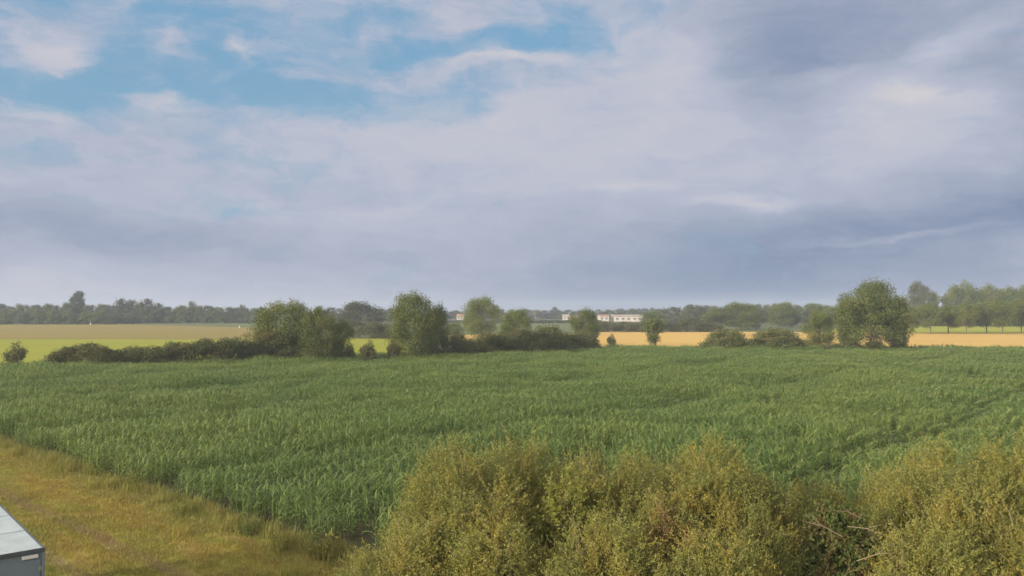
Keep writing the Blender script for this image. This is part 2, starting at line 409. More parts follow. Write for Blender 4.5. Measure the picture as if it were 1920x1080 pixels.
# ------------------------------------------------------------------ maize
def maize_plant(h, seed, x0=0.0, y0=0.0):
    """one plant: stalk, 10 arching leaves, some with a tassel -> V,F,matindex"""
    r = np.random.default_rng(seed)
    Vs, Fs, Ms, off = [], [], [], 0
    lean = r.normal(0, 0.03, 2)
    P = np.array([[x0, y0, 0], [x0 + lean[0] * .5, y0 + lean[1] * .5, h * .5], [x0 + lean[0], y0 + lean[1], h * .92]])
    v, f = tubes([(P, [0.014, 0.012, 0.006])], 3); Vs.append(v); Fs.append(f); Ms += [0] * len(f); off += len(v)
    base = r.uniform(0, math.pi)
    nl = 12
    for i in range(nl):
        t = (i + 0.6) / nl
        az = base + (i % 2) * math.pi + r.normal(0, 0.35)
        z0 = h * (0.12 + 0.74 * t); L = h * r.uniform(0.28, 0.42) * (1.15 - 0.5 * abs(t - 0.5)); w = r.uniform(0.030, 0.050)
        el = R(r.uniform(52, 74)); drop = r.uniform(1.0, 2.1) * (1.25 - 0.7 * t)
        seg = 5; pts = [np.array([x0 + lean[0] * t, y0 + lean[1] * t, z0])]; a = el
        for k in range(seg):
            a -= drop / seg * (0.5 + k * 0.32)
            pts.append(pts[-1] + L / seg * np.array([math.cos(az) * math.cos(a), math.sin(az) * math.cos(a), math.sin(a)]))
        pts = np.array(pts); side = np.array([-math.sin(az), math.cos(az), r.normal(0, .25)])
        ws = w * np.array([0.55, 1.0, 1.0, 0.8, 0.5, 0.06]) * 0.5
        v = np.concatenate([pts + side * ws[:, None], pts - side * ws[:, None]])
        f = np.array([(k, k + 1, seg + 1 + k + 1, seg + 1 + k) for k in range(seg)]) + off
        Vs.append(v); Fs.append(f); Ms += [0] * seg; off += len(v)
    if r.random() < 0.12:
        for k in range(5):
            az = r.uniform(0, 6.28); sp = 0.0 if k == 0 else r.uniform(.05, .12)
            b = P[-1]; e = b + np.array([math.cos(az) * sp, math.sin(az) * sp, 0.22])
            s = np.array([0.006, 0.004, 0]); v = np.array([b - s, b + s, e + s, e - s])
            Vs.append(v); Fs.append(np.array([[0, 1, 2, 3]]) + off); Ms.append(1); off += 4
    return np.concatenate(Vs), np.concatenate(Fs), Ms

def maize_mesh(name, plants):
    Vs, Fs, Ms, off = [], [], [], 0
    for a in plants:
        v, f, m_ = maize_plant(*a); Vs.append(v); Fs.append(f + off); Ms += m_; off += len(v)
    me = raw_mesh(name, np.concatenate(Vs), np.concatenate(Fs), [M['maize'], M['tassel']])
    me.polygons.foreach_set('material_index', np.array(Ms, np.int32))
    return me

def source_collection(name, meshes):
    c = bpy.data.collections.new(name)
    for i, me in enumerate(meshes): c.objects.link(bpy.data.objects.new(me.name, me))
    return c

def scatter(name, P, rot, scl, var, coll, mat):
    """ONE object: points carrying instances of the meshes of coll"""
    me = bpy.data.meshes.new(name); P = np.asarray(P, np.float32)
    me.vertices.add(len(P)); me.vertices.foreach_set('co', P.ravel())
    a = me.attributes.new('rot', 'FLOAT_VECTOR', 'POINT'); a.data.foreach_set('vector', np.asarray(rot, np.float32).ravel())
    a = me.attributes.new('scl', 'FLOAT_VECTOR', 'POINT'); a.data.foreach_set('vector', np.asarray(scl, np.float32).ravel())
    a = me.attributes.new('var', 'INT', 'POINT'); a.data.foreach_set('value', np.asarray(var, np.int32))
    me.materials.append(mat)
    o = bpy.data.objects.new(name, me); link(o)
    ng = bpy.data.node_groups.new(name + '_nodes', 'GeometryNodeTree')
    ng.interface.new_socket('Geometry', in_out='INPUT', socket_type='NodeSocketGeometry')
    ng.interface.new_socket('Geometry', in_out='OUTPUT', socket_type='NodeSocketGeometry')
    gi = ng.nodes.new('NodeGroupInput'); go = ng.nodes.new('NodeGroupOutput')
    iop = ng.nodes.new('GeometryNodeInstanceOnPoints'); ci = ng.nodes.new('GeometryNodeCollectionInfo')
    ci.inputs['Collection'].default_value = coll; ci.inputs['Separate Children'].default_value = True; ci.inputs['Reset Children'].default_value = True
    def na(n, t):
        nd = ng.nodes.new('GeometryNodeInputNamedAttribute'); nd.data_type = t; nd.inputs[0].default_value = n; return nd.outputs[0]
    ng.links.new(gi.outputs[0], iop.inputs['Points']); ng.links.new(ci.outputs[0], iop.inputs['Instance'])
    iop.inputs['Pick Instance'].default_value = True
    ng.links.new(na('var', 'INT'), iop.inputs['Instance Index'])
    ng.links.new(na('rot', 'FLOAT_VECTOR'), iop.inputs['Rotation']); ng.links.new(na('scl', 'FLOAT_VECTOR'), iop.inputs['Scale'])
    ng.links.new(iop.outputs[0], go.inputs[0])
    md = o.modifiers.new('scatter', 'NODES'); md.node_group = ng
    return o

def inside(P, poly):
    x, y = P[:, 0], P[:, 1]; r = np.zeros(len(P), bool); n = len(poly)
    for i in range(n):
        x1, y1 = poly[i]; x2, y2 = poly[(i + 1) % n]
        c = ((y1 > y) != (y2 > y)) & (x < (x2 - x1) * (y - y1) / (y2 - y1 + 1e-12) + x1); r ^= c
    return r

def vnoise(P, s, seed=0):
    """cheap smooth value noise for placement, 0..1"""
    r = np.random.default_rng(seed); T = r.random((256, 256)); q = P / s + 500
    i = np.floor(q).astype(int); f = q - i; f = f * f * (3 - 2 * f)
    a = T[i[:, 0] % 256, i[:, 1] % 256]; b = T[(i[:, 0] + 1) % 256, i[:, 1] % 256]
    c = T[i[:, 0] % 256, (i[:, 1] + 1) % 256]; d = T[(i[:, 0] + 1) % 256, (i[:, 1] + 1) % 256]
    return (a * (1 - f[:, 0]) + b * f[:, 0]) * (1 - f[:, 1]) + (c * (1 - f[:, 0]) + d * f[:, 0]) * f[:, 1]

def in_view(P, m=6.0):
    return (P[:, 1] > 18) & (np.abs(P[:, 0]) < P[:, 1] * 0.645 + m)

RD = -EN                                         # rows run into the field at right angles to its left edge
ROWA = math.atan2(RD[1], RD[0])
GAP, STEP = 0.75, 0.85
rows = np.arange(-70, 330) * GAP
cols = np.arange(-10, 330) * STEP
rr, cc_ = np.meshgrid(rows, cols, indexing='ij')
P = EB[None] + rr.reshape(-1, 1) * ED[None] + cc_.reshape(-1, 1) * RD[None]
rowid = np.repeat(np.arange(len(rows)), len(cols))
P += rng.normal(0, 0.04, P.shape)
keep = inside(P, field_poly) & in_view(P)
# ragged patches and wheel gaps
thin = vnoise(P, 5.0, 3) * 0.6 + vnoise(P, 1.7, 4) * 0.4
keep &= thin > 0.27
P = P[keep]; thin = thin[keep]
print('maize clumps', len(P))
hs = 0.70 + 0.42 * vnoise(P, 8.0, 5) + 0.42 * (vnoise(P, 2.0, 6) - .35)
bandq = (P - EB) @ ED + 3.0 * (vnoise(P, 14.0, 21) - .5)
hs -= 0.50 * np.exp(-(((bandq % 19.0) - 9.5) / 1.1) ** 2) * (.35 + .65 * vnoise(P, 12.0, 22))
near = np.argsort(np.hypot(P[:, 0], P[:, 1]) + np.where(np.abs(P[:, 0] + 3) > 45, 99, 0))
# the nearest plants of the field are single objects, five to a clump
front = near[:60]; rest = np.setdiff1d(np.arange(len(P)), front)
cl = []
for k in range(6):
    cl.append(maize_mesh('maize_clump', [(1.36 * rng.uniform(.86, 1.1), 100 + k * 10 + j, (j - 2) * 0.17, rng.normal(0, .04)) for j in range(5)]))
src = source_collection('maize_sources', cl)
Pr = np.column_stack([P[rest], np.full(len(rest), 0.01)])
flip = rng.integers(0, 2, len(rest)) * math.pi
rot = np.column_stack([rng.normal(0, .03, len(rest)), rng.normal(0, .03, len(rest)), ROWA + flip + rng.normal(0, .12, len(rest))])
sc = np.column_stack([np.ones(len(rest)), np.ones(len(rest)) * 1.15, hs[rest]])
o = scatter('maize_field', Pr, rot, sc, rng.integers(0, 6, len(rest)), src, M['maize'])
tag(o, 'broad field of green maize stretching from the grass verge to the trees', 'crop', kind='stuff')
single = [maize_mesh('maize_plant', [(1.36, 900 + k)]) for k in range(6)]
for i in front:
    for j in range(5):
        q = P[i] + RD * (j - 2) * 0.17 + rng.normal(0, .03, 2)
        o = bpy.data.objects.new('maize_plant', single[int(rng.integers(0, 6))]); link(o)
        o.location = (q[0], q[1], 0.01); o.rotation_euler = (rng.normal(0, .04), rng.normal(0, .04), rng.uniform(0, 6.28))
        s = hs[i] * rng.uniform(.9, 1.1); o.scale = (s, s, s)
        tag(o, 'tall green maize plant in the nearest corner of the field beside the willow bushes', 'maize plant', 'maize plants in the nearest corner of the field')

# ------------------------------------------------------------------ grass on the verge
def tuft(name, n, rad, h0, h1, wd, mat, lean=0.5):
    b = rng.uniform(-rad, rad, (n, 3)); b[:, 2] = 0
    hh = rng.uniform(h0, h1, n); an = rng.uniform(0, 6.28, n); ln = rng.uniform(0.1, lean, n)
    d = np.column_stack([np.cos(an) * ln, np.sin(an) * ln, np.ones(n)])
    s = np.column_stack([-np.sin(an), np.cos(an), np.zeros(n)]) * wd * 0.5
    mid = b + d * (hh * .55)[:, None]; top = b + d * hh[:, None] + np.column_stack([np.cos(an), np.sin(an), -0.3 * np.ones(n)]) * (hh * ln * .5)[:, None]
    V = np.stack([b - s, b + s, mid + s * .8, mid - s * .8, top + s * .15, top - s * .15], 1).reshape(-1, 3)
    i = np.arange(n)[:, None] * 6
    Fq = np.concatenate([i + np.array([0, 1, 2, 3]), i + np.array([3, 2, 4, 5])])
    return raw_mesh(name, V, Fq, mat)

verge_poly = [tuple(EA + ED * 40), tuple(EA), tuple(EB), tuple(NEARC), (12, 19), (-25, 17), (-60, 60)]
N = 26000
Q = np.column_stack([rng.uniform(-60, 12, N * 3), rng.uniform(19, 70, N * 3)])
Q = Q[inside(Q, verge_poly) & in_view(Q, 2.0)][:N]
TR_A = np.array(gp(84, 1026, 2.7))
tfs = [tuft('grass_tuft', 34, 0.26, 0.04, 0.11, 0.012, M['blades']) for _ in range(4)]
tfs += [tuft('grass_tuft_tall', 40, 0.24, 0.18, 0.48, 0.013, M['blades'], 0.35) for _ in range(2)]
src = source_collection('grass_sources', tfs)
qn = (Q - EA) @ EN
tall = (qn + 1.3 * vnoise(Q, 1.5, 8) < 1.6) & (rng.random(len(Q)) < 0.75) | ((qn < 3) & (vnoise(Q, 1.3, 11) > 0.85))
var = np.where(tall, rng.integers(4, 6, len(Q)), rng.integers(0, 4, len(Q)))
s = rng.uniform(.7, 1.25, len(Q)) * (0.8 + 0.5 * vnoise(Q, 2.0, 12))
o = scatter('grass', np.column_stack([Q, np.full(len(Q), 0.012)]), np.column_stack([np.zeros(len(Q)), np.zeros(len(Q)), rng.uniform(0, 6.28, len(Q))]),
            np.column_stack([s, s, s]), var, src, M['blades'])
tag(o, 'dry yellow and green grass covering the verge beside the maize', 'grass', kind='stuff')
print('grass tufts', len(Q))

# tall weeds clumps at the field edge
def weed_mesh(name, h, n, mat):
    paths = []; L = []
    P_, D_, N_, Ln, Wn, = [], [], [], [], []
    for i in range(n):
        a = rng.uniform(0, 6.28); r0 = rng.uniform(0, .35); hh = h * rng.uniform(.6, 1)
        b = np.array([math.cos(a) * r0, math.sin(a) * r0, 0]); t = b + np.array([math.cos(a) * .18, math.sin(a) * .18, hh])
        paths.append(([b, (b + t) / 2 + rng.normal(0, .02, 3), t], [.006, .005, .002]))
        k = 16; u = rng.uniform(.15, 1, k)[:, None]; pp = b + (t - b) * u
        P_.append(pp); d = rdir(k); d[:, 2] = np.abs(d[:, 2]) * 1.2; D_.append(unit(d)); N_.append(rdir(k)); Ln.append(rng.uniform(.05, .12, k)); Wn.append(rng.uniform(.02, .035, k))
    v, f = tubes(paths, 3); lv, lf = leaf_quads(np.concatenate(P_), np.concatenate(D_), np.concatenate(N_), np.concatenate(Ln), np.concatenate(Wn))
    return raw_mesh(name, np.concatenate([v, lv]), np.concatenate([f, lf + len(v)]), mat)
wm = [weed_mesh('weed_clump', 0.9, 34, M['elder']), weed_mesh('weed_clump', 0.8, 30, M['willow']), weed_mesh('weed_clump', 0.8, 30, M['treelight'])]
WEEDS = [(205, 893, 0, 1.3, 'bushy green weed clump against the maize edge above the straw patch'),
         (258, 918, 1, 1.2, 'brownish weed clump at the maize edge between the green clump and the corner'),
         (60, 845, 2, 1.0, 'small green weed clump at the far left end of the visible maize edge'),
         (340, 968, 1, 0.9, 'low dry weed clump before the dark gap in the maize edge'),
         (470, 1005, 0, 0.8, 'low green weed clump near the front corner of the maize'),
         (600, 1050, 1, 1.2, 'pale brown weed clump beside the leftmost low willow bush'),
         (530, 1035, 1, 0.9, 'thin straw coloured weed clump in the grass before the maize corner')]
for x, y, k, s, lab in WEEDS:
    o = bpy.data.objects.new('weed_clump', wm[k]); link(o); q = gp(x, y)
    o.location = (q[0], q[1], 0.01); o.scale = (s * 1.2, s * 1.2, s); o.rotation_euler = (0, 0, rng.uniform(0, 6))
    tag(o, lab, 'weeds', 'weed clumps along the maize edge')

# ------------------------------------------------------------------ trees (unit height meshes, scaled by their root)
def crown_mesh(name, mat, n_leaf, size, lobes, z0, z1, hw, shape='round', seed=0, lobe_r=(0.09, 0.16)):
    """leaf clumps on many lobes that fill an uneven envelope of height z0..z1 and half width hw"""
    r = np.random.default_rng(seed); cs = []
    zc = (z0 + z1) / 2; hz = (z1 - z0) / 2
    for i in range(lobes):
        while True:
            p = r.uniform(-1, 1, 3)
            if shape == 'round' and (p ** 2).sum() < 1: break
            if shape == 'vase' and math.hypot(p[0], p[1]) < np.interp(p[2], [-1, -.3, .3, .8, 1], [.25, .7, 1, .85, .4]): break
            if shape == 'bell' and math.hypot(p[0] + .12 * p[2], p[1]) < np.interp(p[2], [-1, -.5, .2, .7, 1], [.85, 1, .85, .5, .2]): break
            if shape == 'egg' and math.hypot(p[0], p[1]) < (1 - max(0, p[2]) ** 1.6) * (0.75 + 0.25 * (1 + p[2]) / 2): break
            if shape == 'dome' and p[2] > -1 and math.hypot(p[0], p[1]) < math.sqrt(max(0, 1 - ((p[2] + 1) / 2) ** 2)): break
        rr_ = r.uniform(*lobe_r)
        if shape == 'dome': e = np.array([p[0], p[1], (p[2] + 1) / 2]); f = np.linalg.norm(e) ** -.55; e *= f; p = np.array([e[0], e[1], e[2] * 2 - 1])
        elif shape == 'round': p = p * np.linalg.norm(p) ** -.5
        cs.append((p[0] * (hw - rr_ * .7) , p[1] * (hw - rr_ * .7), zc + p[2] * (hz - rr_ * .8), rr_))
    cs = np.array(cs)
    w = cs[:, 3] ** 2; idx = r.choice(len(cs), n_leaf, p=w / w.sum())
    d = unit(r.normal(size=(n_leaf, 3))); rad = cs[idx, 3] * r.uniform(0, 1, n_leaf) ** 0.38 * (1 + 0.18 * r.normal(size=n_leaf))
    d2 = d * np.array([1.1, 1.1, 0.85])
    P_ = cs[idx, :3] + d2 * rad[:, None]
    # stretch to the stated box
    hi = np.percentile(P_[:, 2], 99.3); lo = np.percentile(P_[:, 2], 0.7); f = (z1 - max(z0, 0)) / (hi - lo)
    P_[:, 2] = (P_[:, 2] - lo) * f + max(z0, 0); cs[:, 2] = (cs[:, 2] - lo) * f + max(z0, 0)
    fx = hw / np.percentile(np.abs(P_[:, :2]), 99.0); P_[:, :2] *= fx; cs[:, :2] *= fx
    P_[:, 2] = np.maximum(P_[:, 2], 0.01)
    nrm = unit(d * 0.8 + r.normal(size=(n_leaf, 3)) * 0.7); D_ = unit(np.cross(nrm, r.normal(size=(n_leaf, 3))))
    L_ = size * r.uniform(.7, 1.35, n_leaf)
    V_, F_ = leaf_quads(P_, D_, nrm, L_, L_ * 0.75)
    tint = np.repeat(r.random(len(cs))[idx], 4)
    return raw_mesh(name, V_, F_, mat, tint), cs

def trunk_mesh(name, mat, cs, z_fork, rad=0.022, multi=1, seed=0):
    r = np.random.default_rng(seed); paths = []
    for k in range(multi):
        ox = 0 if multi == 1 else r.uniform(-.12, .12); oy = 0 if multi == 1 else r.uniform(-.08, .08)
        top = np.array([ox * 1.6, oy * 1.6, 0.78])
        pts = [np.array([ox, oy, -0.01]), np.array([ox, oy, .05]), np.array([ox * 1.1, oy * 1.1, z_fork]), np.array([ox * 1.3 + r.normal(0, .01), oy * 1.3 + r.normal(0, .01), (z_fork + .78) / 2]), top]
        q = 1.0 if multi == 1 else 0.6
        paths.append((pts, np.array([1.35, 1.0, .85, .5, .12]) * rad * q))
    for c in cs[:min(len(cs), 16)]:
        s_ = paths[int(r.integers(0, multi))][0]; b = s_[2] + (s_[3] - s_[2]) * r.uniform(0, 1)
        e = c[:3]; mid = (b + e) / 2 + np.array([0, 0, -.01]) + r.normal(0, .012, 3)
        paths.append(([b, mid, e], np.array([.42, .26, .08]) * rad))
    v, f = tubes(paths, 6)
    return raw_mesh(name, v, f, mat, smooth=True)

KIND = {}
def make_kind(key, mat, n, size, lobes, z0, z1, hw, shape, fork=0.25, rad=.022, multi=1, seed=0, lobe_r=(.09, .16), bark='bark'):
    c, cs = crown_mesh('crown', M[mat], n, size, lobes, z0, z1, hw, shape, seed, lobe_r)
    t = trunk_mesh('trunk', M[bark], cs, fork, rad, multi, seed)
    KIND[key] = (t, c, hw)

make_kind('big_a', 'tree', 34000, .019, 170, .19, 1.0, .50, 'bell', .16, .022, 5, 11, (.07, .12))
make_kind('big_d', 'tree', 34000, .019, 170, .05, 1.0, .50, 'round', .12, .022, 3, 31, (.08, .13))
make_kind('mound', 'mound', 16000, .040, 90, -.02, 1.0, .70, 'dome', .1, .03, 3, 33, (.12, .2))
make_kind('mounddark', 'hedge', 16000, .040, 90, -.02, 1.0, .80, 'dome', .1, .03, 3, 34, (.12, .2))
make_kind('big_b', 'tree', 26000, .021, 120, .03, 1.0, .50, 'round', .12, .024, 2, 12, (.08, .15))
make_kind('big_c', 'tree', 34000, .022, 170, .04, 1.0, .60, 'round', .12, .024, 2, 13, (.09, .16))
make_kind('oak_a', 'treelight', 17000, .024, 50, .08, 1.0, .48, 'round', .18, .026, 1, 14, (.10, .17))
make_kind('oak_b', 'tree', 14000, .026, 46, .05, 1.0, .50, 'round', .2, .026, 1, 15, (.10, .17))
make_kind('grey_a', 'treegrey', 12000, .030, 44, .05, 1.0, .60, 'round', .2, .024, 1, 16, (.11, .18))
make_kind('tall', 'treegrey', 8000, .034, 40, .05, 1.0, .26, 'round', .2, .02, 1, 17, (.07, .11))
make_kind('row', 'wood', 9000, .032, 32, .25, 1.0, .42, 'round', .3, .018, 1, 18, (.10, .16))
make_kind('pollard', 'tree', 8000, .036, 40, .20, 1.0, .40, 'vase', .30, .12, 1, 19, (.11, .17))
make_kind('far_a', 'treegrey', 4200, .055, 26, -.12, 1.0, .55, 'round', .2, .03, 1, 20, (.13, .2))
make_kind('far_b', 'tree', 4800, .055, 30, -.05, 1.0, .65, 'dome', .2, .03, 1, 21, (.13, .2))
make_kind('far_c', 'treegrey', 3800, .055, 24, -.02, 1.0, .45, 'egg', .2, .03, 1, 22, (.12, .18))
make_kind('wood_a', 'wood', 12000, .030, 60, .04, 1.0, .55, 'round', .2, .024, 1, 41, (.10, .16))
make_kind('bush', 'hedgelight', 10000, .040, 44, -.02, 1.0, .70, 'dome', .1, .03, 3, 23, (.14, .22))
make_kind('bushdark', 'hedge', 11000, .038, 48, -.02, 1.0, .80, 'dome', .1, .03, 3, 24, (.14, .22))
make_kind('bushlight', 'treelight', 9000, .040, 40, -.02, 1.0, .70, 'dome', .1, .03, 3, 25, (.14, .22))
make_kind('sapling', 'hedgelight', 3200, .06, 22, .05, 1.0, .5, 'egg', .2, .02, 2, 26, (.12, .2))

def tree(kind, x, base, top, wpx, label, cat='tree', group=None, name=None, dy=0.0, rz=None):
    """x: photo column, base/top: photo rows of foot and top, wpx: full width in photo pixels"""
    t, c, hw = KIND[kind]
    # trees just beyond the maize: the row is where the maize tops hide their foot
    qx, qy = gp(x, base, CH if base >= 640 else 0.0); d = qy + dy + (1.5 if base >= 640 else 0); qx *= d / qy
    h = (H + (581 - top) * mpp(d)) * 1.02
    s = wpx * mpp(d) / (2 * hw) / 1.04
    root = empty(name or 'tree', (qx, d, 0), rng.uniform(0, 6.28) if rz is None else rz, (s, s, h))
    tr = link(bpy.data.objects.new('trunk', t), root); cr = link(bpy.data.objects.new('crown', c), root)
    tag(root, label, cat, group)
    return root

# big trees along the far side of the maize
tree('big_c', 535, 668, 571, 125, 'large dark spreading tree at the right end of the long hedge', dy=0)
tree('big_b', 596, 670, 582, 80, 'dark tree joined to the right side of the large spreading tree')
tree('oak_b', 642, 669, 603, 46, 'narrow dark tree left of the bright meadow gap')
tree('bush', 500, 668, 628, 80, 'low dark bush under the left side of the large spreading tree', 'bush', name='bush')
tree('big_d', 775, 667, 556, 104, 'tall dense grey-green tree right of the bright meadow gap')
tree('oak_b', 818, 664, 575, 52, 'dark rounded tree leaning against the right of the tall dense tree')
tree('bush', 655, 634, 600, 55, 'brownish bush behind the small gap at the left of the grey tree', 'bush', name='bush', dy=60)
tree('bush', 700, 634, 604, 80, 'brown-green bush at the back of the bright meadow gap', 'bush', name='bush')
tree('grey_a', 676, 622, 568, 98, 'broad grey-blue tree rising behind the bright meadow gap')
tree('sapling', 689, 669, 641, 30, 'small round shrub standing alone in the bright meadow gap', 'shrub', name='shrub')
tree('sapling', 738, 668, 642, 28, 'small shrub at the foot of the tall dense tree', 'shrub', name='shrub')
tree('sapling', 28, 679, 646, 42, 'small loose shrub alone at the left edge of the meadow', 'shrub', name='shrub')
tree('sapling', 655, 669, 648, 22, 'low pale sapling beside the narrow dark tree', 'shrub', name='shrub')
tree('oak_a', 903, 634, 560, 72, 'light green rounded tree standing alone behind the dark bushes')
tree('bushlight', 852, 631, 607, 50, 'pale green bush left of the light green rounded tree', 'bush', name='bush')
tree('oak_a', 968, 641, 583, 60, 'smaller light green tree right of the rounded tree')
tree('bushlight', 948, 643, 608, 44, 'pale bush at the foot of the smaller light green tree', 'bush', name='bush')
tree('oak_b', 1094, 642, 582, 60, 'dark green tree at the left end of the golden stubble')
tree('bush', 1100, 650, 624, 64, 'yellow-green bush below the tree at the left end of the stubble', 'bush', name='bush')
tree('mounddark', 858, 661, 629, 74, 'low dark bush between the tall dense tree and the field edge', 'bush', name='bush')
for x, b, t, w, lab in [(915, 657, 627, 104, 'dark bush at the left of the long thicket'), (975, 656, 619, 104, 'dark tall bush in the left half of the long thicket'),
                        (1030, 654, 614, 104, 'highest dark bush in the middle of the long thicket'), (1080, 652, 628, 84, 'low dark bush near the right end of the long thicket')]:
    tree('mounddark', x, b, t, w, lab, 'bush', 'bushes of the thicket beyond the maize', name='bush')
tree('sapling', 1146, 644, 628, 18, 'thin low shrub before the golden stubble, left of the pollard', 'shrub', name='shrub')
tree('pollard', 1225, 643, 597, 42, 'small pollard tree with a thick trunk before the golden stubble')
tree('mound', 1362, 650, 620, 106, 'rounded bush at the left of the pair before the stubble', 'bush', 'pair of rounded bushes before the stubble', name='bush')
tree('mound', 1455, 650, 619, 118, 'broader rounded bush at the right of the pair before the stubble', 'bush', 'pair of rounded bushes before the stubble', name='bush')
tree('oak_a', 1537, 645, 586, 60, 'small green tree with a short trunk left of the biggest tree')
tree('big_a', 1637, 652, 534, 130, 'biggest dark tree at the right, several trunks over golden stubble')
tree('oak_b', 1590, 648, 585, 40, 'green tree filling the left flank of the biggest tree')
tree('big_b', 1682, 650, 562, 44, 'dark tree on the right flank of the biggest tree')
tree('sapling', 1600, 652, 632, 34, 'low scrub under the left of the biggest tree', 'shrub', name='shrub')
tree('sapling', 1640, 653, 634, 34, 'low scrub at the trunks of the biggest tree', 'shrub', name='shrub')
tree('bush', 1560, 652, 644, 60, 'flat low scrub left of the biggest tree', 'shrub', name='shrub')

# hedge behind the stubble
for i, (x, t, w) in enumerate([(1140, 603, 60), (1175, 604, 60), (1205, 603, 55), (1240, 602, 60), (1290, 597, 62), (1330, 603, 60)]):
    labs = ['leftmost bush of the hedge behind the golden stubble', 'second bush from the left in the hedge behind the stubble', 'bush of the hedge behind the stubble just left of the pollard',
            'bush of the hedge behind the stubble just right of the pollard', 'round pale bush standing above the hedge behind the stubble', 'dark bush at the right end of the hedge behind the stubble']
    tree('bush', x, 622, t, w, labs[i], 'bush', 'hedge bushes behind the golden stubble', name='bush')

# middle right trees beyond the stubble
for x, b, t, w, k, lab in [
    (1225, 612, 584, 50, 'oak_a', 'pale small tree rising behind the pollard'),
    (1345, 619, 578, 60, 'oak_b', 'green tree at the left of the group behind the rounded bushes'),
    (1388, 619, 569, 74, 'oak_a', 'tallest green tree of the group behind the rounded bushes'),
    (1417, 617, 577, 44, 'grey_a', 'darker tree at the right of the group behind the rounded bushes'),
    (1466, 614, 569, 62, 'oak_a', 'round green tree with clear ground on both sides, middle right'),
    (1484, 613, 578, 36, 'grey_a', 'dark tree touching the round green tree at middle right'),
    (1530, 613, 571, 56, 'oak_a', 'pale yellow-green tree behind the small trunked tree'),
    (1562, 618, 576, 48, 'oak_b', 'green tree partly hidden by the biggest tree'),
    (1300, 612, 573, 56, 'grey_a', 'grey-green tree above the hedge right of the pollard'),
    (1262, 608, 577, 50, 'far_a', 'grey tree above the hedge between pollard and hedge end'),
    ]:
    tree(k, x, b, t, w, lab, group='trees beyond the golden stubble')

# right wood: tall back trees, front row with thin trunks
for x, b, t, w, k, lab in [
    (1725, 612, 532, 52, 'grey_a', 'tall square-topped tree between the biggest tree and the right wood'),
    (1805, 612, 533, 62, 'wood_a', 'tall tree at the left end of the right wood'),
    (1850, 612, 538, 60, 'wood_a', 'second tall tree of the right wood'),
    (1888, 612, 542, 60, 'wood_a', 'third tall tree of the right wood'),
    (1935, 612, 536, 70, 'wood_a', 'tall tree cut by the right edge of the picture')]:
    tree(k, x, b, t, w, lab, group='tall trees of the right wood')
xs = [1708, 1745, 1778, 1812, 1850, 1880, 1915, 1950]
row_lab = ['first', 'second', 'third', 'fourth', 'fifth', 'sixth', 'seventh', 'eighth']
for i, x in enumerate(xs):
    tree('row', x, 625 + (i % 2), [577, 572, 574, 570, 568, 566, 563, 566][i], 46 + 6 * (i % 3), f'{row_lab[i]} tree from the left in the front row with thin trunks at the right wood', group='front row of the right wood')
for i, x in enumerate([1700, 1735, 1765, 1795, 1828, 1868, 1905, 1940]):
    tree('wood_a', x, 611, 580 - i, 62, 'low dense tree filling the back of the right wood between thin trunks', group='low dense trees at the back of the right wood')

# far tree lines
def line(x0, x1, step, base, tops, wr, kinds, label, group, jit=2.0):
    x = x0; i = 0
    while x <= x1:
        tp = np.interp(x, [p[0] for p in tops], [p[1] for p in tops]) + rng.uniform(-jit, jit)
        tree(kinds[i % len(kinds)], x, base, tp, rng.uniform(*wr), label, group=group)
        x += step * rng.uniform(.75, 1.25); i += 1
line(-40, 500, 13, 606, [(-40, 574), (60, 574), (130, 571), (210, 573), (330, 576), (500, 579)], (26, 40), ['far_b', 'far_b', 'far_a', 'far_b', 'far_c'],
     'grey-green tree in the long line along the left horizon', 'far tree line on the left', 2.6)
line(-30, 200, 26, 608, [(-30, 582), (200, 584)], (36, 50), ['far_b'], 'low dark tree at the front of the left horizon line', 'low trees at the front of the left line', 2)
tree('tall', 144, 606, 549, 27, 'tall rounded tree standing well above the left horizon line')
for x, t, w, lab in [(228, 562, 36, 'left'), (250, 565, 36, 'second'), (276, 562, 34, 'third'), (296, 570, 28, 'right')]:
    tree('far_a', x, 606, t, w, f'{lab} tree of the raised clump in the left horizon line' if lab != 'right' else 'right-hand tree of the raised clump in the left horizon line', group='raised clump in the left horizon line')
tree('far_c', 361, 605, 567, 20, 'pointed pale tree above the left horizon line')
tree('far_c', 455, 604, 573, 16, 'small pointed tree above the right part of the left horizon line')
for x, w, lab in [(180, 50, 'round pale bush in front of the left horizon line'), (215, 36, 'small pale bush between two rounded bushes on the left horizon'), (248, 34, 'round pale bush below the raised clump on the left')]:
    tree('bush', x, 607.5, 587 + (w < 40) * 2, w, lab, 'bush', 'pale bushes before the left horizon line', name='bush')
line(600, 730, 20, 602, [(600, 577), (730, 580)], (26, 34), ['far_a', 'far_c'], 'grey tree seen between the big trees left of centre', 'far trees left of centre', 1.5)
line(820, 1320, 15, 598, [(820, 583), (860, 583), (1000, 582), (1100, 583), (1200, 580), (1320, 575)], (22, 34), ['far_b', 'far_a', 'far_c'],
     'small grey tree on the far horizon around the white buildings', 'far trees on the middle horizon', 1.8)
tree('far_c', 1042, 598, 577, 22, 'taller tree above the middle horizon left of the white hall')
tree('far_a', 985, 598, 579, 14, 'dark small tree above the middle horizon')
line(1290, 1700, 17, 606, [(1290, 575), (1400, 574), (1500, 572), (1700, 573)], (26, 38), ['far_a', 'far_b'], 'grey tree on the far horizon behind the stubble', 'far trees behind the stubble', 1.8)
line(840, 1120, 24, 606, [(840, 600), (1120, 599)], (30, 44), ['bush', 'bushlight'], 'low bush in the line below the white houses', 'low bushes below the white houses', 1)
line(1700, 2020, 26, 609, [(1700, 560), (1780, 548), (2020, 545)], (34, 46), ['far_b', 'far_a'], 'grey tree closing the back of the right wood', 'back trees of the right wood', 3)

